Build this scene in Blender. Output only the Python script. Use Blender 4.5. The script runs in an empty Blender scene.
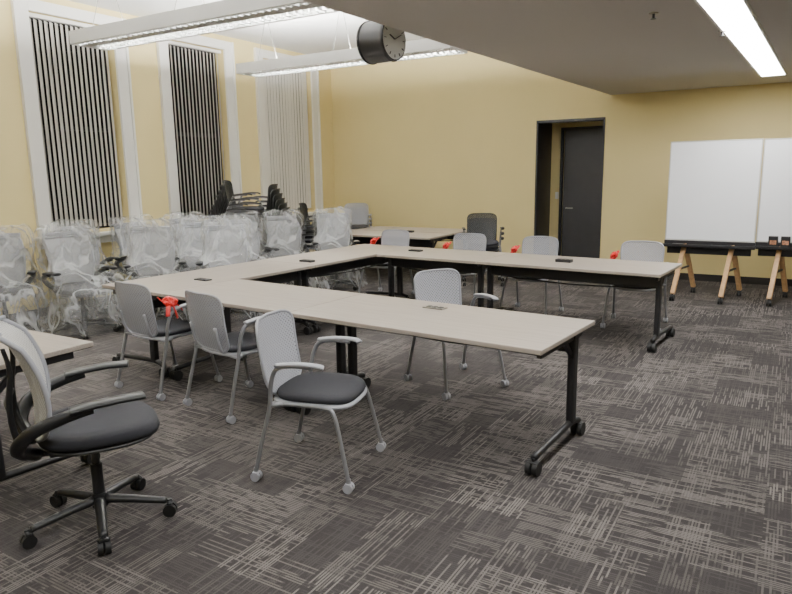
import bpy, bmesh, math, random
from mathutils import Vector, Matrix, noise
random.seed(7)
scene = bpy.context.scene

# ---------------------------------------------------------------- materials
def srgb(r,g,b):
    f=lambda c:((c/255)/12.92 if c/255<=0.04045 else (((c/255)+0.055)/1.055)**2.4)
    return (f(r),f(g),f(b),1)
def new_mat(name,col,rough=0.5,metal=0.0,bump=0.0,bscale=200,var=0.0,vscale=3,spec=0.5):
    m=bpy.data.materials.new(name); m.use_nodes=True
    nt=m.node_tree; b=nt.nodes['Principled BSDF']
    b.inputs['Base Color'].default_value=col
    b.inputs['Roughness'].default_value=rough
    b.inputs['Metallic'].default_value=metal
    b.inputs['Specular IOR Level'].default_value=spec
    tc=nt.nodes.new('ShaderNodeTexCoord')
    if bump>0:
        n=nt.nodes.new('ShaderNodeTexNoise'); n.inputs['Scale'].default_value=bscale
        n.inputs['Detail'].default_value=3
        nt.links.new(tc.outputs['Object'],n.inputs['Vector'])
        bp=nt.nodes.new('ShaderNodeBump'); bp.inputs['Strength'].default_value=bump
        bp.inputs['Distance'].default_value=0.003
        nt.links.new(n.outputs['Fac'],bp.inputs['Height']); nt.links.new(bp.outputs['Normal'],b.inputs['Normal'])
    if var>0:
        n2=nt.nodes.new('ShaderNodeTexNoise'); n2.inputs['Scale'].default_value=vscale
        n2.inputs['Detail'].default_value=4
        nt.links.new(tc.outputs['Object'],n2.inputs['Vector'])
        r=nt.nodes.new('ShaderNodeValToRGB')
        r.color_ramp.elements[0].position=0.3; r.color_ramp.elements[1].position=0.7
        r.color_ramp.elements[0].color=tuple(c*(1-var) for c in col[:3])+(1,)
        r.color_ramp.elements[1].color=tuple(min(1,c*(1+var)) for c in col[:3])+(1,)
        nt.links.new(n2.outputs['Fac'],r.inputs['Fac']); nt.links.new(r.outputs['Color'],b.inputs['Base Color'])
    return m
def emit_mat(name,col,s):
    m=bpy.data.materials.new(name); m.use_nodes=True
    b=m.node_tree.nodes['Principled BSDF']
    b.inputs['Base Color'].default_value=(0.8,0.8,0.8,1)
    b.inputs['Emission Color'].default_value=col; b.inputs['Emission Strength'].default_value=s
    return m

M_wall=new_mat('wall_paint_yellow',srgb(226,209,152),0.75,bump=0.15,bscale=150,var=0.02,vscale=1.2)
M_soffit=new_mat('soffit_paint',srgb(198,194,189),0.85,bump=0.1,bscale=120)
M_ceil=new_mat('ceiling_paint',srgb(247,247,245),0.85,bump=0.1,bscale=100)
M_white=new_mat('white_trim_paint',srgb(236,235,230),0.45,bump=0.05,bscale=60)
M_board=new_mat('whiteboard_enamel',srgb(248,250,255),0.25,var=0.01)
M_black=new_mat('black_powder_coat',srgb(22,22,25),0.45,bump=0.1,bscale=300)
M_rubber=new_mat('black_rubber',srgb(16,16,17),0.6,bump=0.1,bscale=200)
M_seat=new_mat('seat_fabric_charcoal',srgb(38,39,45),0.9,bump=0.6,bscale=600,var=0.1,vscale=200)
M_grey=new_mat('grey_frame_plastic',srgb(158,160,167),0.4,bump=0.05,bscale=200)
M_tube=new_mat('silver_tube_paint',srgb(136,137,141),0.35,metal=0.4,bump=0.03)
M_alu=new_mat('fixture_metal',srgb(208,208,205),0.5,metal=0.1,bump=0.04)
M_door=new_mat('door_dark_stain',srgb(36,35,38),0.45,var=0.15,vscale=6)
M_red=new_mat('red_plastic',srgb(205,30,24),0.35,bump=0.4,bscale=60)
M_wood=new_mat('easel_wood',srgb(186,148,104),0.5,var=0.15,vscale=25)
M_night=new_mat('night_glass',srgb(8,9,11),0.4,var=0.1,spec=0.2)
M_slat=new_mat('blind_vinyl',srgb(200,197,190),0.5,bump=0.05,bscale=100)
M_slat_lit=new_mat('blind_vinyl_closed_lit',srgb(244,243,239),0.5,bump=0.05,bscale=100)  # closed blinds: slat colour lightened to carry the glow of the fixture
M_face=new_mat('clock_face',srgb(225,228,225),0.4,var=0.02)
M_base=new_mat('baseboard_vinyl',srgb(40,37,36),0.5,bump=0.05)
M_steel=new_mat('brushed_steel',srgb(150,148,142),0.3,metal=0.8,bump=0.05)
M_dkplastic=new_mat('dark_plastic',srgb(28,29,31),0.4,bump=0.05)
M_label=new_mat('printed_label',srgb(170,120,90),0.5,var=0.5,vscale=60)
M_tubeglow=emit_mat('fluorescent_glow',(1.0,0.985,0.95,1),285)
M_lens=emit_mat('troffer_lens',(1.0,0.985,0.95,1),43)

def perf_mat(name,col,hole=0.5,pitch=0.017):
    m=bpy.data.materials.new(name); m.use_nodes=True
    nt=m.node_tree; b=nt.nodes['Principled BSDF']; out=nt.nodes['Material Output']
    b.inputs['Base Color'].default_value=col; b.inputs['Roughness'].default_value=0.45
    tc=nt.nodes.new('ShaderNodeTexCoord'); sp=nt.nodes.new('ShaderNodeSeparateXYZ')
    nt.links.new(tc.outputs['Object'],sp.inputs[0])
    def mth(op,a,bv=None):
        n=nt.nodes.new('ShaderNodeMath'); n.operation=op
        if hasattr(a,'is_linked'): nt.links.new(a,n.inputs[0])
        else: n.inputs[0].default_value=a
        if bv is not None:
            if hasattr(bv,'is_linked'): nt.links.new(bv,n.inputs[1])
            else: n.inputs[1].default_value=bv
        return n.outputs[0]
    k=2*math.pi/pitch
    sx=mth('SINE',mth('MULTIPLY',sp.outputs['X'],k)); sz=mth('SINE',mth('MULTIPLY',sp.outputs['Z'],k))
    g=mth('GREATER_THAN',mth('MULTIPLY',sx,sz),0.28)
    f=mth('MULTIPLY',g,hole)
    tr=nt.nodes.new('ShaderNodeBsdfTransparent'); mx=nt.nodes.new('ShaderNodeMixShader')
    nt.links.new(f,mx.inputs[0]); nt.links.new(b.outputs[0],mx.inputs[1]); nt.links.new(tr.outputs[0],mx.inputs[2])
    nt.links.new(mx.outputs[0],out.inputs[0])
    return m
M_perf=perf_mat('perforated_back_grey',srgb(172,174,182),0.8,0.024)
M_perfdk=perf_mat('perforated_back_dark',srgb(30,33,35),0.6,0.03)
M_mesh=perf_mat('task_chair_mesh',srgb(214,214,212),0.7,0.014)
M_meshlt=perf_mat('task_chair_mesh_light',srgb(164,166,170),0.2,0.010)

def plastic_mat():
    m=bpy.data.materials.new('clear_plastic_film'); m.use_nodes=True
    nt=m.node_tree; b=nt.nodes['Principled BSDF']; out=nt.nodes['Material Output']
    b.inputs['Base Color'].default_value=(0.78,0.80,0.82,1); b.inputs['Roughness'].default_value=0.16
    b.inputs['Specular IOR Level'].default_value=1.0
    tc=nt.nodes.new('ShaderNodeTexCoord')
    mp=nt.nodes.new('ShaderNodeMapping'); mp.inputs['Scale'].default_value=(1,1,0.5); mp.inputs['Rotation'].default_value=(0.3,0.25,0)
    nt.links.new(tc.outputs['Object'],mp.inputs[0])
    n=nt.nodes.new('ShaderNodeTexNoise'); n.inputs['Scale'].default_value=6; n.inputs['Detail'].default_value=2; n.inputs['Distortion'].default_value=1.0
    nt.links.new(mp.outputs[0],n.inputs['Vector'])
    bp=nt.nodes.new('ShaderNodeBump'); bp.inputs['Strength'].default_value=0.7; bp.inputs['Distance'].default_value=0.035
    nt.links.new(n.outputs['Fac'],bp.inputs['Height']); nt.links.new(bp.outputs['Normal'],b.inputs['Normal'])
    def crease(scale,width,dist,lo):
        n2=nt.nodes.new('ShaderNodeTexNoise'); n2.inputs['Scale'].default_value=scale; n2.inputs['Detail'].default_value=1.5; n2.inputs['Distortion'].default_value=dist
        nt.links.new(mp.outputs[0],n2.inputs['Vector'])
        s=nt.nodes.new('ShaderNodeMath'); s.operation='SUBTRACT'; s.inputs[1].default_value=0.5; nt.links.new(n2.outputs['Fac'],s.inputs[0])
        a=nt.nodes.new('ShaderNodeMath'); a.operation='ABSOLUTE'; nt.links.new(s.outputs[0],a.inputs[0])
        r=nt.nodes.new('ShaderNodeMapRange'); r.interpolation_type='SMOOTHSTEP'; r.inputs[1].default_value=0.0; r.inputs[2].default_value=width
        r.inputs[3].default_value=lo; r.inputs[4].default_value=1.0
        nt.links.new(a.outputs[0],r.inputs[0]); return r.outputs[0]
    mu=nt.nodes.new('ShaderNodeMath'); mu.operation='MULTIPLY'
    nt.links.new(crease(3.6,0.07,0.7,0.66),mu.inputs[0]); nt.links.new(crease(8.0,0.06,0.5,0.80),mu.inputs[1])
    mm=nt.nodes.new('ShaderNodeMath'); mm.operation='MULTIPLY'; mm.inputs[1].default_value=0.86; nt.links.new(mu.outputs[0],mm.inputs[0])
    tr=nt.nodes.new('ShaderNodeBsdfTransparent'); mx=nt.nodes.new('ShaderNodeMixShader')
    nt.links.new(mm.outputs[0],mx.inputs[0]); nt.links.new(b.outputs[0],mx.inputs[1]); nt.links.new(tr.outputs[0],mx.inputs[2])
    nt.links.new(mx.outputs[0],out.inputs[0])
    return m
M_film=plastic_mat()

def laminate():
    m=bpy.data.materials.new('laminate_tabletop'); m.use_nodes=True
    nt=m.node_tree; b=nt.nodes['Principled BSDF']; b.inputs['Roughness'].default_value=0.38
    tc=nt.nodes.new('ShaderNodeTexCoord'); mp=nt.nodes.new('ShaderNodeMapping'); mp.inputs['Scale'].default_value=(2,70,70)
    n=nt.nodes.new('ShaderNodeTexNoise'); n.inputs['Scale'].default_value=1.5; n.inputs['Detail'].default_value=4
    nt.links.new(tc.outputs['Object'],mp.inputs[0]); nt.links.new(mp.outputs[0],n.inputs['Vector'])
    r=nt.nodes.new('ShaderNodeValToRGB')
    r.color_ramp.elements[0].position=0.3; r.color_ramp.elements[1].position=0.7
    r.color_ramp.elements[0].color=srgb(152,143,134); r.color_ramp.elements[1].color=srgb(172,163,153)
    nt.links.new(n.outputs['Fac'],r.inputs['Fac']); nt.links.new(r.outputs['Color'],b.inputs['Base Color'])
    return m
M_lam=laminate()

def carpet():
    m=bpy.data.materials.new('carpet_tile_plaid'); m.use_nodes=True
    nt=m.node_tree; b=nt.nodes['Principled BSDF']; b.inputs['Roughness'].default_value=0.95
    b.inputs['Specular IOR Level'].default_value=0.1
    L=nt.links
    tc=nt.nodes.new('ShaderNodeTexCoord'); sp=nt.nodes.new('ShaderNodeSeparateXYZ'); L.new(tc.outputs['Object'],sp.inputs[0])
    def mt(op,a,c=None):
        n=nt.nodes.new('ShaderNodeMath'); n.operation=op
        for i,x in enumerate((a,c)):
            if x is None: continue
            if hasattr(x,'is_linked'): L.new(x,n.inputs[i])
            else: n.inputs[i].default_value=x
        return n.outputs[0]
    def comb(x,y):
        n=nt.nodes.new('ShaderNodeCombineXYZ'); L.new(x,n.inputs[0]); L.new(y,n.inputs[1]); return n.outputs[0]
    def noi(vec,detail=0):
        n=nt.nodes.new('ShaderNodeTexNoise'); n.noise_dimensions='2D'; n.inputs['Scale'].default_value=1; n.inputs['Detail'].default_value=detail
        L.new(vec,n.inputs['Vector']); return n.outputs['Fac']
    def ramp(f,a,c,lo=0.0,hi=1.0):
        n=nt.nodes.new('ShaderNodeMapRange'); n.inputs[1].default_value=a; n.inputs[2].default_value=c
        n.inputs[3].default_value=lo; n.inputs[4].default_value=hi
        L.new(f,n.inputs[0]); return n.outputs[0]
    X=mt('ADD',sp.outputs['X'],40.0); Y=mt('ADD',sp.outputs['Y'],40.0)
    def wnoise(vec):
        n=nt.nodes.new('ShaderNodeTexWhiteNoise'); n.noise_dimensions='2D'; L.new(vec,n.inputs['Vector']); return n.outputs['Value']
    def dashes(U,V,off):
        rv=mt('MULTIPLY',V,72.0)
        row=mt('FLOOR',rv); fr=mt('FRACT',rv)
        line=mt('LESS_THAN',fr,0.62)
        rowon=ramp(wnoise(comb(row,mt('FLOOR',mt('MULTIPLY',U,1.6)))),0.15,0.35)
        d=ramp(noi(comb(mt('ADD',mt('MULTIPLY',U,6.0),off),mt('MULTIPLY',row,7.37)),1),0.40,0.48)
        return mt('MULTIPLY',mt('MULTIPLY',line,d),rowon)
    def blocks(U,V,off):
        a=mt('FLOOR',mt('MULTIPLY',V,5.0))
        return ramp(noi(comb(mt('ADD',mt('MULTIPLY',mt('FLOOR',mt('MULTIPLY',U,5.0)),0.37),off),mt('MULTIPLY',a,3.31)),0),0.40,0.58,0.18,1.0)
    cell=comb(mt('FLOOR',mt('MULTIPLY',X,2.0)),mt('FLOOR',mt('MULTIPLY',Y,2.0)))
    wv=wnoise(cell); sel=mt('GREATER_THAN',wv,0.5)
    a=mt('MULTIPLY',dashes(X,Y,0.0),blocks(X,Y,5.0)); c=mt('MULTIPLY',dashes(Y,X,31.0),blocks(Y,X,17.0))
    mx=nt.nodes.new('ShaderNodeMix'); mx.data_type='FLOAT'
    L.new(sel,mx.inputs[0]); L.new(a,mx.inputs[2]); L.new(c,mx.inputs[3])
    f=mt('MAXIMUM',mx.outputs[0],mt('MULTIPLY',mt('MAXIMUM',a,c),0.68))
    tile=ramp(wnoise(comb(mt('ADD',mt('FLOOR',mt('MULTIPLY',X,2.0)),31.0),mt('FLOOR',mt('MULTIPLY',Y,2.0)))),0.0,1.0,0.65,1.0)
    f=mt('MULTIPLY',f,tile)
    fine=ramp(noi(comb(mt('MULTIPLY',X,260.0),mt('MULTIPLY',Y,260.0)),1),0.2,0.8)
    f2=mt('MULTIPLY',f,mt('ADD',mt('MULTIPLY',fine,0.5),0.65))
    mc=nt.nodes.new('ShaderNodeMix'); mc.data_type='RGBA'
    mc.inputs[6].default_value=srgb(56,53,53); mc.inputs[7].default_value=srgb(116,111,107)
    L.new(f2,mc.inputs[0]); L.new(mc.outputs[2],b.inputs['Base Color'])
    bp=nt.nodes.new('ShaderNodeBump'); bp.inputs['Strength'].default_value=0.5; bp.inputs['Distance'].default_value=0.004
    L.new(fine,bp.inputs['Height']); L.new(bp.outputs['Normal'],b.inputs['Normal'])
    return m
M_carpet=carpet()

# ---------------------------------------------------------------- mesh builder
def catmull(P,n):
    P=[Vector(p) for p in P]
    if len(P)<3 or n<=1: return P
    out=[]
    for i in range(len(P)-1):
        p0=P[max(i-1,0)];p1=P[i];p2=P[i+1];p3=P[min(i+2,len(P)-1)]
        for k in range(n):
            t=k/n
            out.append(0.5*((2*p1)+(-p0+p2)*t+(2*p0-5*p1+4*p2-p3)*t*t+(-p0+3*p1-3*p2+p3)*t**3))
    out.append(P[-1]); return out
class MB:
    def __init__(s): s.v=[];s.f=[];s.mi=[];s.sm=[];s.mats=[]
    def m(s,mat):
        if mat not in s.mats: s.mats.append(mat)
        return s.mats.index(mat)
    def add(s,vs,fs,mat,smooth=False):
        o=len(s.v); s.v+= [tuple(v) for v in vs]; k=s.m(mat)
        for f in fs: s.f.append(tuple(i+o for i in f)); s.mi.append(k); s.sm.append(smooth)
    def box(s,c,sz,mat,rot=None,bevel=0.0):
        bm=bmesh.new(); bmesh.ops.create_cube(bm,size=1)
        bmesh.ops.scale(bm,vec=sz,verts=bm.verts)
        if bevel>0: bmesh.ops.bevel(bm,geom=list(bm.edges),offset=bevel,segments=2,affect='EDGES',profile=0.6)
        M=Matrix.Translation(c)@(rot.to_4x4() if rot is not None else Matrix.Identity(4))
        bm.verts.index_update()
        s.add([M@v.co for v in bm.verts],[[v.index for v in f.verts] for f in bm.faces],mat); bm.free()
    def beam(s,p0,p1,w,h,mat,bevel=0.0):
        p0=Vector(p0);p1=Vector(p1);d=p1-p0
        s.box((p0+p1)/2,(w,h,d.length),mat,d.to_track_quat('Z','Y').to_matrix(),bevel)
    def tube(s,path,r,mat,seg=8,n=4,flat=1.0,closed=False):
        P=catmull(path,n)
        if closed: P=P[:-1]
        N=len(P); up=None; vs=[]
        for i,p in enumerate(P):
            if closed: t=(P[(i+1)%N]-P[i-1])
            else: t=(P[min(i+1,N-1)]-P[max(i-1,0)])
            t=t.normalized()
            if up is None:
                a=Vector((0,0,1)) if abs(t.z)<0.9 else Vector((0,1,0))
                up=(a-t*a.dot(t)).normalized()
            else: up=(up-t*up.dot(t)).normalized()
            sd=t.cross(up)
            rr=r if not isinstance(r,(list,tuple)) else r[0]+(r[1]-r[0])*i/(N-1)
            for k in range(seg):
                a=2*math.pi*k/seg
                vs.append(p+up*math.cos(a)*rr*flat+sd*math.sin(a)*rr)
        fs=[]
        for i in range(N if closed else N-1):
            j=(i+1)%N
            for k in range(seg):
                k2=(k+1)%seg
                fs.append((i*seg+k,i*seg+k2,j*seg+k2,j*seg+k))
        if not closed:
            fs.append(tuple(range(seg-1,-1,-1))); fs.append(tuple((N-1)*seg+k for k in range(seg)))
        s.add(vs,fs,mat,True)
    def cyl(s,p0,p1,r0,r1,mat,seg=20,smooth=True):
        p0=Vector(p0);p1=Vector(p1);q=(p1-p0).to_track_quat('Z','Y')
        vs=[]
        for p,r in ((p0,r0),(p1,r1)):
            for k in range(seg):
                a=2*math.pi*k/seg; vs.append(p+q@Vector((math.cos(a)*r,math.sin(a)*r,0)))
        s.add(vs,[(k,(k+1)%seg,seg+(k+1)%seg,seg+k) for k in range(seg)],mat,smooth)
        s.add(vs,[tuple(range(seg-1,-1,-1)),tuple(range(seg,2*seg))],mat,False)
    def pad(s,cx,cy,z0,z1,a,b,mat,e=3.0,dip=0.0,seg=36,fr=0.0):
        prof=[(0.0,0.0),(0.85,0.0),(0.97,0.15),(1.0,0.5),(0.98,0.8),(0.92,0.97),(0.75,1.0),(0.45,1.0-dip),(0.0,1.0-dip*1.3)]
        vs=[];R=len(prof)
        for (k,zz) in prof:
            for i in range(seg):
                t=2*math.pi*i/seg; c=math.cos(t);sn=math.sin(t)
                x=math.copysign(abs(c)**(2/e),c)*a*k; y=math.copysign(abs(sn)**(2/e),sn)*b*k
                z=z0+(z1-z0)*zz-fr*max(0,y/b)**3
                vs.append((cx+x,cy+y,z))
        fs=[]
        for j in range(R-1):
            for i in range(seg):
                i2=(i+1)%seg; fs.append((j*seg+i,j*seg+i2,(j+1)*seg+i2,(j+1)*seg+i))
        s.add(vs,fs,mat,True)
    def sheet(s,fn,nu,nv,mat,th=0.0):
        vs=[];fs=[]
        for j in range(nv+1):
            for i in range(nu+1): vs.append(fn(-1+2*i/nu,j/nv))
        n0=len(vs)
        if th: vs+= [ (v[0],v[1]-th,v[2]) for v in vs]
        for j in range(nv):
            for i in range(nu):
                q=(j*(nu+1)+i,j*(nu+1)+i+1,(j+1)*(nu+1)+i+1,(j+1)*(nu+1)+i)
                fs.append(q)
                if th: fs.append(tuple(n0+k for k in reversed(q)))
        s.add(vs,fs,mat,True)
    def merge(s,o,M):
        off=len(s.v); s.v+=[tuple(M@Vector(v)) for v in o.v]
        idx=[s.m(mm) for mm in o.mats]
        for f,k,q in zip(o.f,o.mi,o.sm): s.f.append(tuple(i+off for i in f)); s.mi.append(idx[k]); s.sm.append(q)
    def mesh(s,name):
        me=bpy.data.meshes.new(name); me.from_pydata(s.v,[],s.f)
        for mm in s.mats: me.materials.append(mm)
        me.polygons.foreach_set('material_index',s.mi); me.polygons.foreach_set('use_smooth',s.sm)
        me.update(); return me
    def obj(s,name,loc=(0,0,0),rz=0.0): return place(s.mesh(name),name,loc,rz)
def place(me,name,loc,rz=0.0):
    ob=bpy.data.objects.new(name,me); scene.collection.objects.link(ob)
    ob.location=loc; ob.rotation_euler=(0,0,rz); return ob
def boxobj(name,x0,x1,y0,y1,z0,z1,mat):
    b=MB(); b.box(((x0+x1)/2,(y0+y1)/2,(z0+z1)/2),(x1-x0,y1-y0,z1-z0),mat); return b.obj(name)
ease=lambda t:0.5-0.5*math.cos(math.pi*t)   # crowd rows toward both ends so corners stay round

# ---------------------------------------------------------------- room shell
XL,XR,YB,YF=-7.73,4.2,10.6,-3.0
ZC,ZS=3.75,2.75
XS0,XS1=-3.12,-2.52     # soffit face X at the near wall / back wall
boxobj('floor',XL-0.3,XR+0.2,YF-0.2,YB+1.2,-0.1,0,M_carpet)
boxobj('ceiling',XL-0.3,XR+0.2,YF-0.2,YB+0.2,ZC,ZC+0.1,M_ceil)
s=MB(); zt=ZC-0.002
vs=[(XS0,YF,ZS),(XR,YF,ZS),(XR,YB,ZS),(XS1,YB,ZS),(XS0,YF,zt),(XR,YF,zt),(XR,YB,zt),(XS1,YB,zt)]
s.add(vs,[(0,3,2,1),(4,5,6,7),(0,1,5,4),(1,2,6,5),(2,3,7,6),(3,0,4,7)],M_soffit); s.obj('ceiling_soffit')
boxobj('wall_right',XR,XR+0.2,YF,YB,0,ZC,M_wall)
boxobj('wall_front',XL,XR,YF-0.2,YF,0,ZC,M_wall)
DX0,DX1,DH,AY=-3.67,-2.58,2.43,11.4
b=MB()
def bx(b,x0,x1,y0,y1,z0,z1,m,bev=0): b.box(((x0+x1)/2,(y0+y1)/2,(z0+z1)/2),(x1-x0,y1-y0,z1-z0),m,None,bev)
bx(b,XL,DX0,YB,YB+0.15,0,ZC,M_wall); bx(b,DX1,XR,YB,YB+0.15,0,ZC,M_wall); bx(b,DX0,DX1,YB,YB+0.15,DH,ZC,M_wall)
b.obj('wall_back')
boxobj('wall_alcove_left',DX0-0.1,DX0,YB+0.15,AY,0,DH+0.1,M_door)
boxobj('wall_alcove_right',DX1,DX1+0.1,YB+0.15,AY,0,DH+0.1,M_wall)
boxobj('wall_alcove_back',DX0-0.1,DX1+0.1,AY,AY+0.1,0,DH+0.1,M_wall)
boxobj('ceiling_alcove',DX0,DX1,YB+0.15,AY,DH,DH+0.1,M_wall)
b=MB()
bx(b,DX0,DX0+0.03,YB-0.012,YB+0.16,0,DH,M_door); bx(b,DX1-0.03,DX1,YB-0.012,YB+0.16,0,DH,M_door); bx(b,DX0,DX1,YB-0.012,YB+0.16,DH-0.04,DH,M_door)
b.obj('trim_door_casing')
b=MB()
bx(b,-3.43,-2.64,AY-0.05,AY-0.005,0.01,2.30,M_door,0.004)
for x in (-3.47,-2.62): bx(b,x-0.02,x+0.02,AY-0.07,AY-0.002,0,2.34,M_black)
bx(b,-3.49,-2.60,AY-0.07,AY-0.002,2.30,2.35,M_black)
b.cyl((-3.36,AY-0.05,1.0),(-3.36,AY-0.10,1.0),0.012,0.012,M_steel); b.beam((-3.37,AY-0.10,1.0),(-3.24,AY-0.10,1.0),0.018,0.018,M_steel,0.004)
b.obj('door_1')
b=MB(); bx(b,-3.58,-3.52,AY-0.01,AY,1.15,1.27,M_white,0.003); bx(b,-3.556,-3.544,AY-0.018,AY-0.01,1.19,1.23,M_white); b.obj('light_switch')
b=MB(); bx(b,XL+0.012,DX0,YB-0.012,YB,0,0.10,M_base); bx(b,DX1,XR,YB-0.012,YB,0,0.10,M_base); b.obj('baseboard_back')
boxobj('baseboard_left',XL,XL+0.012,YF,YB,0,0.10,M_base)

WZ0,WZ1=0.98,3.54
wins=[(0.98,2.03),(2.9,3.93),(4.75,5.87),(6.73,7.82),(8.68,9.97)]
b=MB()
bx(b,XL-0.28,XL,YF,YB+0.15,0,WZ0,M_wall); bx(b,XL-0.28,XL,YF,YB+0.15,WZ1,ZC,M_wall)
edges=[YF]+[e for w in wins for e in w]+[YB+0.15]
for i in range(0,len(edges),2): bx(b,XL-0.28,XL,edges[i],edges[i+1],WZ0,WZ1,M_wall)
b.obj('wall_left')
for i,(a,c) in enumerate(wins):
    w=MB()
    bx(w,XL-0.24,XL-0.22,a,c,WZ0,WZ1,M_night)
    for y in (a+0.03,c-0.03): bx(w,XL-0.22,XL-0.17,y-0.03,y+0.03,WZ0,WZ1,M_black)
    for z in (WZ0+0.03,(WZ0+WZ1)/2,WZ1-0.03): bx(w,XL-0.22,XL-0.17,a,c,z-0.025,z+0.025,M_black)
    w.obj('window_%d'%(i+1))
    t=MB(); k=0.18; px=XL+0.035
    bx(t,XL,px,a-k,a,WZ0-0.06,WZ1+0.13,M_white,0.004); bx(t,XL,px,c,c+k,WZ0-0.06,WZ1+0.13,M_white,0.004)
    bx(t,XL,px,a,c,WZ1,WZ1+0.13,M_white,0.004)
    bx(t,px,px+0.02,a-k,a-k+0.03,WZ0,WZ1+0.13,M_white); bx(t,px,px+0.02,c+k-0.03,c+k,WZ0,WZ1+0.13,M_white)
    bx(t,XL,XL+0.12,a-k-0.03,c+k+0.03,WZ0-0.07,WZ0-0.03,M_white,0.006)
    bx(t,XL,XL+0.05,a-k,c+k,WZ0-0.17,WZ0-0.07,M_white,0.004)
    t.obj('trim_%d'%(i+1))
    s=MB(); n=int((c-a-0.04)/(0.066 if i<4 else 0.075))
    bx(s,XL-0.10,XL-0.04,a+0.005,c-0.005,WZ1-0.05,WZ1-0.005,M_white,0.003)
    for q in range(n):
        y=a+0.03+(q+0.5)*(c-a-0.06)/n
        ph=math.radians(125)+random.uniform(-0.05,0.05) if i<4 else math.radians(101)+random.uniform(-0.08,0.05)
        s.box((XL-0.07,y,(WZ0+WZ1)/2-0.015),(0.082 if i<4 else .088,0.0025,WZ1-WZ0-0.10),M_slat if i<4 else M_slat_lit,Matrix.Rotation(ph,3,'Z'))
    s.obj('vertical_blinds')

# troffer recessed in the soffit
t=MB(); L0,L1=-5.4,5.4
bx(t,-0.125,0.125,L0,L1,-0.006,0.0,M_lens)
bx(t,-0.145,-0.125,L0,L1,-0.012,0,M_white); bx(t,0.125,0.145,L0,L1,-0.012,0,M_white)
bx(t,-0.145,0.145,L1,L1+0.02,-0.012,0,M_white)
y=L1-1.22
while y>L0: bx(t,-0.125,0.125,y-0.006,y+0.006,-0.010,-0.006,M_white); y-=1.22
t.obj('ceiling_light_strip',(-0.57,4.22,ZS),-0.042)
for (x,y) in ((-0.98,5.3),(-0.62,6.3)):
    s=MB(); s.cyl((0,0,0),(0,0,-0.008),0.035,0.032,M_steel); s.cyl((0,0,-0.008),(0,0,-0.04),0.009,0.009,M_dkplastic); s.cyl((0,0,-0.04),(0,0,-0.044),0.02,0.02,M_dkplastic)
    s.obj('sprinkler_head',(x,y,ZS))

# pendant uplights
def pendant(x0,Y0,Y1):
    p=MB(); x1=-3.42; z0=3.0; yc=(Y0+Y1)/2; h=0.07
    bx(p,x0,x1,yc-h,yc+h,z0+0.02,z0+0.09,M_alu,0.01)
    for y in (Y0,Y1): bx(p,x0,x1,y-0.012,y+0.012,z0,z0+0.13,M_alu,0.003)
    for x in (x0,x1): bx(p,x-0.012,x+0.012,Y0,Y1,z0,z0+0.13,M_alu,0.003)
    n=40
    for i in range(1,n):
        x=x0+(x1-x0)*i/n
        for (ya,yb) in ((Y0,yc-h),(yc+h,Y1)): bx(p,x-0.004,x+0.004,ya,yb,z0+0.01,z0+0.05,M_alu)
    for y in ((Y0+yc-h)/2,(Y1+yc+h)/2): bx(p,x0,x1,y-0.003,y+0.003,z0+0.01,z0+0.05,M_alu)
    for y in (yc-0.05,yc+0.05):
        p.cyl((x0+0.05,y,z0+0.12),(x1-0.05,y,z0+0.12),0.018,0.018,M_tubeglow,12)
    for k in (0.12,0.5,0.88):
        x=x0+(x1-x0)*k
        for y in (Y0,Y1): p.cyl((x,y,z0+0.12),(x,yc,ZC),0.003,0.003,M_steel,6)
        p.cyl((x,yc,ZC-0.03),(x,yc,ZC),0.04,0.05,M_white,16)
    p.obj('pendant_light_fixture')
pendant(-6.55,4.46,4.88); pendant(-6.65,6.96,7.38); pendant(-6.6,1.3,1.7)  # last pendant is unseen, added to light the left foreground

# clock
c=MB(); ax=Vector((1,-0.08,0)).normalized()
cp=Vector((0,0,0))
c.cyl(cp-ax*0.11,cp+ax*0.11,0.158,0.158,M_dkplastic,48)
for sgn in (1,-1):
    a=ax*sgn
    c.cyl(cp+a*0.105,cp+a*0.125,0.166,0.160,M_dkplastic,48); c.cyl(cp+a*0.12,cp+a*0.127,0.148,0.148,M_face,48)
    sd=Vector((0,0,1)).cross(a)
    for k in range(12):
        an=2*math.pi*k/12; d=sd*math.sin(an)+Vector((0,0,math.cos(an)))
        c.beam(cp+a*0.129+d*0.112,cp+a*0.129+d*0.136,0.010,0.003,M_black)
    for an,l,w in ((5.1,0.07,0.012),(1.1,0.10,0.008)):
        d=sd*math.sin(an)+Vector((0,0,math.cos(an))); c.beam(cp+a*0.132,cp+a*0.132+d*l,w,0.003,M_black)
c.cyl((0,0,0.14),(0,0,ZC-2.67),0.012,0.012,M_dkplastic,12); c.cyl((0,0,ZC-2.70),(0,0,ZC-2.67),0.05,0.05,M_dkplastic,20)
c.obj('hanging_wall_clock',(-2.91,4.68,2.67))

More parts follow.
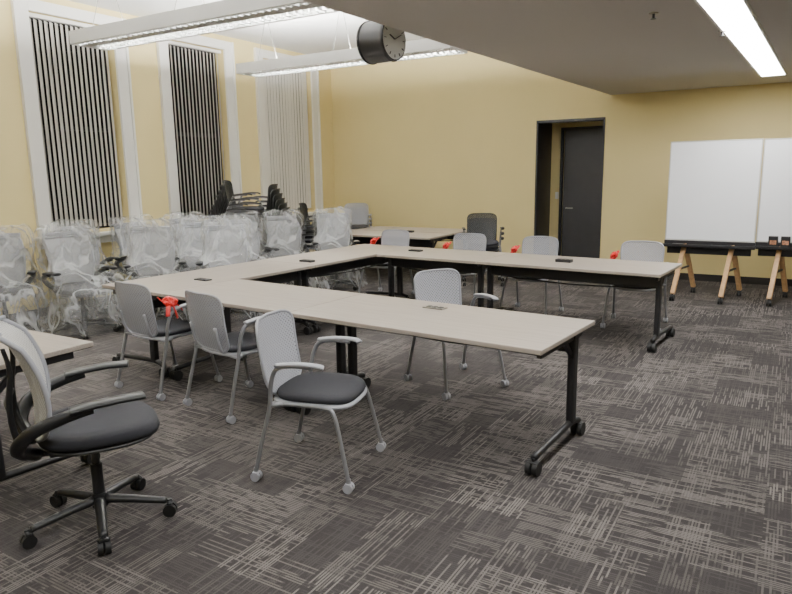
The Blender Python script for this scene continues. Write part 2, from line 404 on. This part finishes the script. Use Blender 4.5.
# ---------------------------------------------------------------- tables
H=0.73
def caster(b,x,y,r=0.03,mat=M_rubber,dirx=True,w=0.018):
    for o in (-w*.72,w*.72):
        p=Vector((x,y,r)); d=Vector((1,0,0)) if dirx else Vector((0,1,0))
        b.cyl(p+d*(o-w/2),p+d*(o+w/2),r,r,mat,18)
    b.cyl((x,y,r),(x,y,r*2+0.012),0.009,0.009,mat,10)
    b.box((x,y,r*1.75),(w*2,w*1.8,0.014),mat,None,0.004)
_tab={}
def table(L,W,loc,rz):
    key=(round(L,3),round(W,3))
    if key not in _tab:
        t=MB()
        t.box((0,0,H-0.014),(L,W,0.028),M_lam,None,0.005)
        t.box((0,0,H-0.030),(L-0.02,W-0.02,0.006),M_black)
        py=0.2
        for sx in (-1,1):
            x=sx*(L/2-0.055)
            t.box((x,py,(0.12+H-0.04)/2),(0.045,0.07,H-0.16),M_black,None,0.012)
            t.tube([(x,-W/2+0.07,0.098),(x,-0.05,0.115),(x,py,0.125),(x,W/2-0.09,0.102)],[.020,.022],M_black,10,5)
            t.beam((x,-W/2+0.10,H-0.055),(x,W/2-0.10,H-0.055),0.03,0.045,M_black,0.005)
            t.beam((x,py,H-0.20),(x,py-0.16,H-0.06),0.02,0.03,M_black,0.003)
            for y in (-W/2+0.06,W/2-0.08): caster(t,x,y,0.042,w=.028)
        t.box((0,py,H-0.10),(L-0.15,0.05,0.12),M_black,None,0.008)
        t.tube([(-L/2+0.2,py-0.04,H-0.17),(0,py-0.05,H-0.2),(L/2-0.2,py-0.04,H-0.17)],0.008,M_black,6,6)
        _tab[key]=t.mesh('training_table')
    place(_tab[key],'training_table',loc,rz)
ang=math.radians(4.5)
P=Vector((-1.06,3.22,0)); e1=Vector((-math.cos(ang),math.sin(ang),0)); e2=Vector((math.sin(ang),math.cos(ang),0))
TF=lambda s,q,z=0:(P+e1*s+e2*q+Vector((0,0,z)))
W=0.83; g=0.003
QC=2.88
table(1.83-g,W,TF(0.915,W/2),-ang); table(1.42-g,W,TF(1.83+0.71,W/2),-ang)
table(1.83-g,W,TF(0.12+0.915,QC+W/2),math.pi-ang); table(1.30-g,W,TF(1.95+0.65,QC+W/2),math.pi-ang)
LB=(QC+W)/2
table(LB-g,0.82-g,TF(3.25+0.41,LB/2),-math.pi/2-ang); table(LB-g,0.82-g,TF(3.25+0.41,LB*1.5),-math.pi/2-ang)
table(1.7,0.76,(-4.21,1.86,0),math.pi)
table(1.83,0.75,(-5.30,8.62,0),math.pi); table(1.83,0.75,(-5.30,9.40,0),0)
def outlet(p,rz,h=0.008,dark=False,L=0.16):
    o=MB(); o.box((0,0,h/2),(L,0.075,h),M_dkplastic if dark else M_steel,None,min(0.003,h/3))
    for x in (-0.045,0,0.045): o.box((x,0,h+0.001),(0.03,0.04,0.003),M_black)
    o.obj('table_power_outlet',p,rz)
outlet(TF(1.05,0.64,H),-ang); outlet(TF(3.28+0.2,0.62,H),-ang,0.012,True); outlet(TF(3.50,2.0,H),-ang,0.02,True)
outlet(TF(1.15,QC+0.38,H),-ang,0.03,True); outlet(TF(3.0,QC+.45,H),-ang,0.02,True)
outlet((-5.1,8.9,H),0,0.03,True)

# ---------------------------------------------------------------- chairs
def side_chair(dark=False,tag=0):
    c=MB(); MT=M_tube; MP=M_dkplastic if dark else M_grey; MB_=M_perfdk if dark else M_perf
    for s in (-1,1):
        c.tube([(s*.275,.255,.055),(s*.262,.22,.22),(s*.245,.175,.40),(s*.235,.12,.435),(s*.232,-.05,.44),(s*.235,-.17,.435)],.0115,MT,8,4)
        c.tube([(s*.275,-.285,.055),(s*.268,-.245,.22),(s*.262,-.19,.42),(s*.270,-.17,.56),(s*.278,-.13,.645),(s*.28,-.04,.668),(s*.278,.07,.665)],.0125,MT,8,4)
        c.tube([(s*.28,-.13,.668),(s*.285,-.02,.682),(s*.282,.10,.680),(s*.272,.135,.668)],.024,MP,10,4,flat=.45)
        c.tube([(s*.262,-.19,.43),(s*.235,-.12,.44)],.011,MT,8,1)
        c.tube([(s*.10,-.12,.435),(s*.13,-.22,.455),(s*.15,-.262,.52),(s*.15,-.285,.64)],.014,MP,8,4,flat=.6)
        for y in (.255,-.285): 
            caster(c,s*.275,y,.026,MP if not dark else M_rubber)
            c.cyl((s*.275,y,.05),(s*.275,y,.075),.014,.012,MT,12)
    c.tube([(-.235,.10,.432),(.235,.10,.432)],.010,MT,8,1); c.tube([(-.262,-.19,.43),(.262,-.19,.43)],.010,MT,8,1)
    c.pad(0,.0,.425,.452,.243,.238,MP,3.2,0.1,fr=.02)
    c.pad(0,.005,.448,.490,.230,.228,M_seat,3.2,0.12,fr=.02)
    def fn(u,t):
        v=ease(t)
        z=.455+.415*v
        wv=(.195+.045*v-.02*v*v)*max(0,1-abs(2*v-1)**7)**(1/5)
        x=wv*u
        y=-.225-.095*v**1.3-.02*math.sin(v*math.pi)+.055*(x/.22)**2*(0.5+0.5*v)
        return (x,y,z)
    c.sheet(fn,14,22,MB_,0.006)
    N=22
    rim=[fn(1,j/N) for j in range(1,N)]+[fn(0,1)]+[fn(-1,j/N) for j in range(N-1,0,-1)]+[fn(0,0)]
    rim=[Vector(p)+Vector((0,-.003,0)) for p in rim]
    c.tube(rim+[rim[0]],.0085,MP,8,1,closed=True)
    if tag==1:
        bm=bmesh.new(); bmesh.ops.create_icosphere(bm,subdivisions=3,radius=.045)
        for v in bm.verts:
            n=noise.noise(v.co*28)*.5+noise.noise(v.co*60)*.3
            co=v.co*(1+n); v.co=Vector((co.x*.8,co.y*1.1,co.z*.85))
        bm.verts.index_update()
        c.add([v.co+Vector((.27,-.14,.725)) for v in bm.verts],[[v.index for v in f.verts] for f in bm.faces],M_red); bm.free()
        for k,(dx,dy,dz) in enumerate(((.05,-.06,-.09),(.02,.09,-.07),(-.03,-.08,.05),(.04,.03,-.12))):
            c.tube([(.27,-.14,.72),(.27+dx*.6,-.14+dy*.6,.72+dz*.3),(.27+dx,-.14+dy,.72+dz)],.018,M_red,6,3,flat=.25)
    return c
SC=side_chair(); SCT=side_chair(tag=1); SCD=side_chair(dark=True)
mes={0:SC.mesh('stacking_armchair'),1:SCT.mesh('stacking_armchair_tagged')}
def face(dx,dy): return math.atan2(dy,dx)-math.pi/2
def chair(x,y,dx,dy,tag=0): place(mes[tag],'stacking_armchair',(x,y,0),face(dx,dy))
chair(-2.20,2.83,1,.25)
chair(-3.36,3.38,.20,1)
chair(-4.20,3.44,.08,1,1)
chair(-2.17,4.52,.88,-.48)
chair(-1.36,7.20,0.03,-1,1)
chair(-2.55,7.30,-.03,-1,1)
chair(-3.47,7.36,.04,-1,1)
chair(-4.66,7.50,0,-1,1)

def stack(src,n,dz,dy,name,loc,rz):
    s=MB()
    for i in range(n): s.merge(src,Matrix.Translation((0,dy*i,dz*i)))
    s.obj(name,loc,rz)
stack(SCD,11,.070,.035,'stack_of_chairs',(-7.15,7.05,0),face(.86,.51))
stack(SCD,10,.070,.035,'stack_of_chairs',(-6.72,7.72,0),face(-.86,-.40))
stack(SCD,5,.075,.03,'stack_of_chairs',(-6.85,8.75,0),face(.86,.4))
stack(SCD,3,.075,.02,'stack_of_chairs',(-3.90,9.0,0),face(.5,-1))
stack(SC,4,.075,.02,'stack_of_chairs',(-6.85,10.0,0),face(.5,-1))

def task_chair(light=False):
    c=MB(); FR=M_grey; ME=M_meshlt if light else M_mesh
    for k in range(5):
        a=2*math.pi*k/5+math.radians(-101+27); d=Vector((math.cos(a),math.sin(a),0))
        c.tube([d*.03+Vector((0,0,.115)),d*.16+Vector((0,0,.10)),d*.31+Vector((0,0,.078))],[.028,.019],M_dkplastic,8,4,flat=.8)
        p=d*.325; q=Vector((-d.y,d.x,0))
        for o in (-.016,.016):
            cc=p+Vector((0,0,.031)); c.cyl(cc+q*(o-.011),cc+q*(o+.011),.031,.031,M_rubber,18)
        c.cyl(p+Vector((0,0,.03)),p+Vector((0,0,.085)),.012,.012,M_dkplastic,10)
        c.tube([p+q*-.02+Vector((0,0,.06)),p+Vector((0,0,.072)),p+q*.02+Vector((0,0,.06))],.013,M_dkplastic,8,3)
    c.cyl((0,0,.08),(0,0,.15),.038,.032,M_dkplastic); c.cyl((0,0,.14),(0,0,.30),.027,.027,M_dkplastic); c.cyl((0,0,.29),(0,0,.42),.018,.018,M_dkplastic)
    c.box((0,-.04,.425),(.20,.30,.05),M_dkplastic,None,.015)
    c.pad(0,.03,.44,.465,.255,.255,M_dkplastic,2.7,0)
    c.pad(0,.03,.46,.530,.265,.27,M_seat,2.6,.18,fr=.025)
    def fn(u,t):
        v=ease(t)
        z=.50+.55*v
        wv=(.175+.17*v-.14*v*v)*max(0,1-abs(2*v-1)**7)**(1/5)
        x=wv*u
        y=-.235+.03*math.sin(v*3.6)-.10*v**1.6+.05*(x/.2)**2-.07*max(0,v-.8)/.2
        return (x,y,z)
    c.sheet(fn,16,24,ME,.006)
    R=24
    rim=[fn(1,j/R) for j in range(1,R)]+[fn(0,1)]+[fn(-1,j/R) for j in range(R-1,0,-1)]+[fn(0,0)]
    c.tube([Vector(p) for p in rim]+[Vector(rim[0])],.012,FR,8,1,closed=True)
    top=[Vector(fn(u/8,.80)) for u in range(-8,9)]
    for dz,dy in ((0.02,0.0),(.042,-.018),(.058,-.042),(.060,-.068)):
        c.tube([p+Vector((0,dy-.004,dz)) for p in top],.010,M_grey,8,1)
    MC=M_grey if light else M_dkplastic
    for s in (-1,1):
        c.tube([(s*.05,-.12,.425),(s*.10,-.24,.44),(s*.13,-.30,.52),(s*.15,-.315,.68),(s*.17,-.295,.84),(s*.18,-.31,.95)],[.026,.012],MC,8,5,flat=.7)
        c.tube([(s*.10,-.24,.435),(s*.20,-.30,.50),(s*.275,-.25,.59),(s*.295,-.12,.645),(s*.30,0.0,.672)],[.036,.026],M_dkplastic,8,5,flat=.85)
        c.tube([(s*.30,-.09,.672),(s*.30,0,.685),(s*.30,.12,.692),(s*.285,.21,.69)],.040,M_dkplastic,10,5,flat=.40)
    c.tube([(-.15,-.315,.68),(0,-.33,.67),(.15,-.315,.68)],.014,MC,8,4)
    return c
TC=task_chair(); TCL=task_chair(True)
TC.obj('office_task_chair',(-2.78,1.80,0),face(.52,.86))

def wrapped(seed):
    c=MB(); c.merge(TCL,Matrix.Identity(4)); 
    ns,nr=80,40; vs=[];fs=[]; off=Vector((seed*3.7,seed*1.3,0))
    for j in range(nr+1):
        t=j/nr; z=.08+1.07*min(1,t*1.04)
        k=max(0,min(1,(z-.45)/.35)); k=k*k*(3-2*k)
        a=.365*(1-k)+.27*k; yb=-.38-.08*k; yf=.35*(1-k)+(-.14)*k
        if z<.45: a+=.16*(.45-z); yf+=.20*(.45-z); yb-=.16*(.45-z)
        cap=1.0
        if t>.9: cap=math.sqrt(max(0,1-((t-.9)/.1)**2))
        cy=(yb+yf)/2; hb=(yf-yb)/2
        for i in range(ns):
            an=2*math.pi*i/ns; cx=math.cos(an); sy=math.sin(an)
            x=math.copysign(abs(cx)**.75,cx)*a*cap; y=cy+math.copysign(abs(sy)**.75,sy)*hb*cap
            nz=noise.noise(Vector((x*6,y*6,z*2.5))+off)*.07-abs(noise.noise(Vector((x*10+z*3,y*10,z*3))+off))*.06+.018
            p=Vector((x,y,z)); dr=Vector((x,y-cy,0)); dr=dr.normalized() if dr.length>1e-4 else Vector((0,0,0))
            p+=dr*nz; p.z+=noise.noise(Vector((x*6,y*6,5))+off)*.06*(1 if j in(0,) or t>.85 else .3)
            p.z=max(p.z,.012)
            vs.append(p)
    for j in range(nr):
        for i in range(ns):
            i2=(i+1)%ns; fs.append((j*ns+i,j*ns+i2,(j+1)*ns+i2,(j+1)*ns+i))
    c.add(vs,fs,M_film,True)
    return c.mesh('plastic_wrapped_office_chair')
wm=[wrapped(i) for i in range(4)]
wl=[(-7.0,3.70,.8,-.5),(-6.45,4.22,1,-.25),(-6.15,4.95,.9,-.7),(-6.15,5.65,.7,-.7),(-6.0,6.32,1,-.4),(-5.95,7.0,.8,-.7),(-5.60,7.65,.7,-.8),
    (-7.1,4.75,1,-.2),(-6.95,5.5,1,0),(-6.9,6.25,.9,-.3),(-5.50,5.42,.75,-.8)]
for i,(x,y,dx,dy) in enumerate(wl):
    place(wm[i%4],'plastic_wrapped_office_chair',(x,y,0),face(dx,dy))

# ---------------------------------------------------------------- whiteboard easels
def easel(w,loc,rz,items=False):
    e=MB(); z0,z1=.74,1.97
    e.box((0,0,(z0+z1)/2),(w,.022,z1-z0),M_board,None,.003)
    for x in (-w/2,w/2): e.box((x,0,(z0+z1)/2),(.014,.030,z1-z0+.01),M_alu,None,.002)
    for z in (z0,z1): e.box((0,0,z),(w+.014,.030,.014),M_alu,None,.002)
    e.box((0,.0,z0-.045),(w+.03,.05,.07),M_black,None,.006)
    e.box((0,-.07,z0-.075),(w+.04,.16,.018),M_black,None,.004); e.box((0,-.145,z0-.062),(w+.04,.012,.035),M_black,None,.003)
    e.box((0,.0,z0-.13),(w-.05,.04,.10),M_black,None,.006)
    for s in (-1,1):
        x=s*w*.27
        e.beam((x,.03,z0-.08),(x,.03,1.5),.04,.025,M_wood,.004)
        e.beam((x,.0,z0-.05),(x-.06,-.38,.085),.055,.04,M_wood,.006); e.beam((x,.03,z0-.05),(x+.10,.30,.085),.055,.04,M_wood,.006)
        e.beam((x-.025,-.18,.38),(x+.045,.165,.38),.022,.022,M_dkplastic,.003)
        for (cx,cy) in ((x-.06,-.39),(x+.10,.31)): caster(e,cx,cy,.038,w=.022)
    if items:
        for k,xx in enumerate((-.38,-.25,-.12)):
            e.box((xx,-.075,z0-.066+.07),(.10,.06,.14),M_dkplastic,Matrix.Rotation(.1*k-.1,3,'Z'),.006); e.box((xx,-.108,z0+.0),(.07,.004,.05),M_label)
    else:
        e.box((-.35,-.08,z0-.056),(.13,.04,.02),M_dkplastic,None,.004)
    e.obj('mobile_whiteboard_easel',loc,rz)
easel(1.02,(-.89,9.2,0),0); easel(1.12,(.20,9.32,0),0.0,True)

# ---------------------------------------------------------------- world + camera
w=bpy.data.worlds.new('World'); scene.world=w; w.use_nodes=True
w.node_tree.nodes['Background'].inputs[0].default_value=(0.02,0.025,0.04,1)
w.node_tree.nodes['Background'].inputs[1].default_value=0.3
yaw=math.radians(31); pt=math.radians(10.7); rl=0.016
F=Vector((-math.sin(yaw)*math.cos(pt),math.cos(yaw)*math.cos(pt),-math.sin(pt)))
R0=Vector((math.cos(yaw),math.sin(yaw),0)); U0=R0.cross(F)
R=(R0-rl*U0).normalized(); U=(U0+rl*R0).normalized()
cam=bpy.data.cameras.new('camera'); co=bpy.data.objects.new('camera',cam); scene.collection.objects.link(co)
M=Matrix((R,U,-F)).transposed().to_4x4(); M.translation=Vector((0,0,1.65)); co.matrix_world=M
cam.sensor_width=36; cam.lens=660/792*36; cam.clip_start=0.05
scene.camera=co
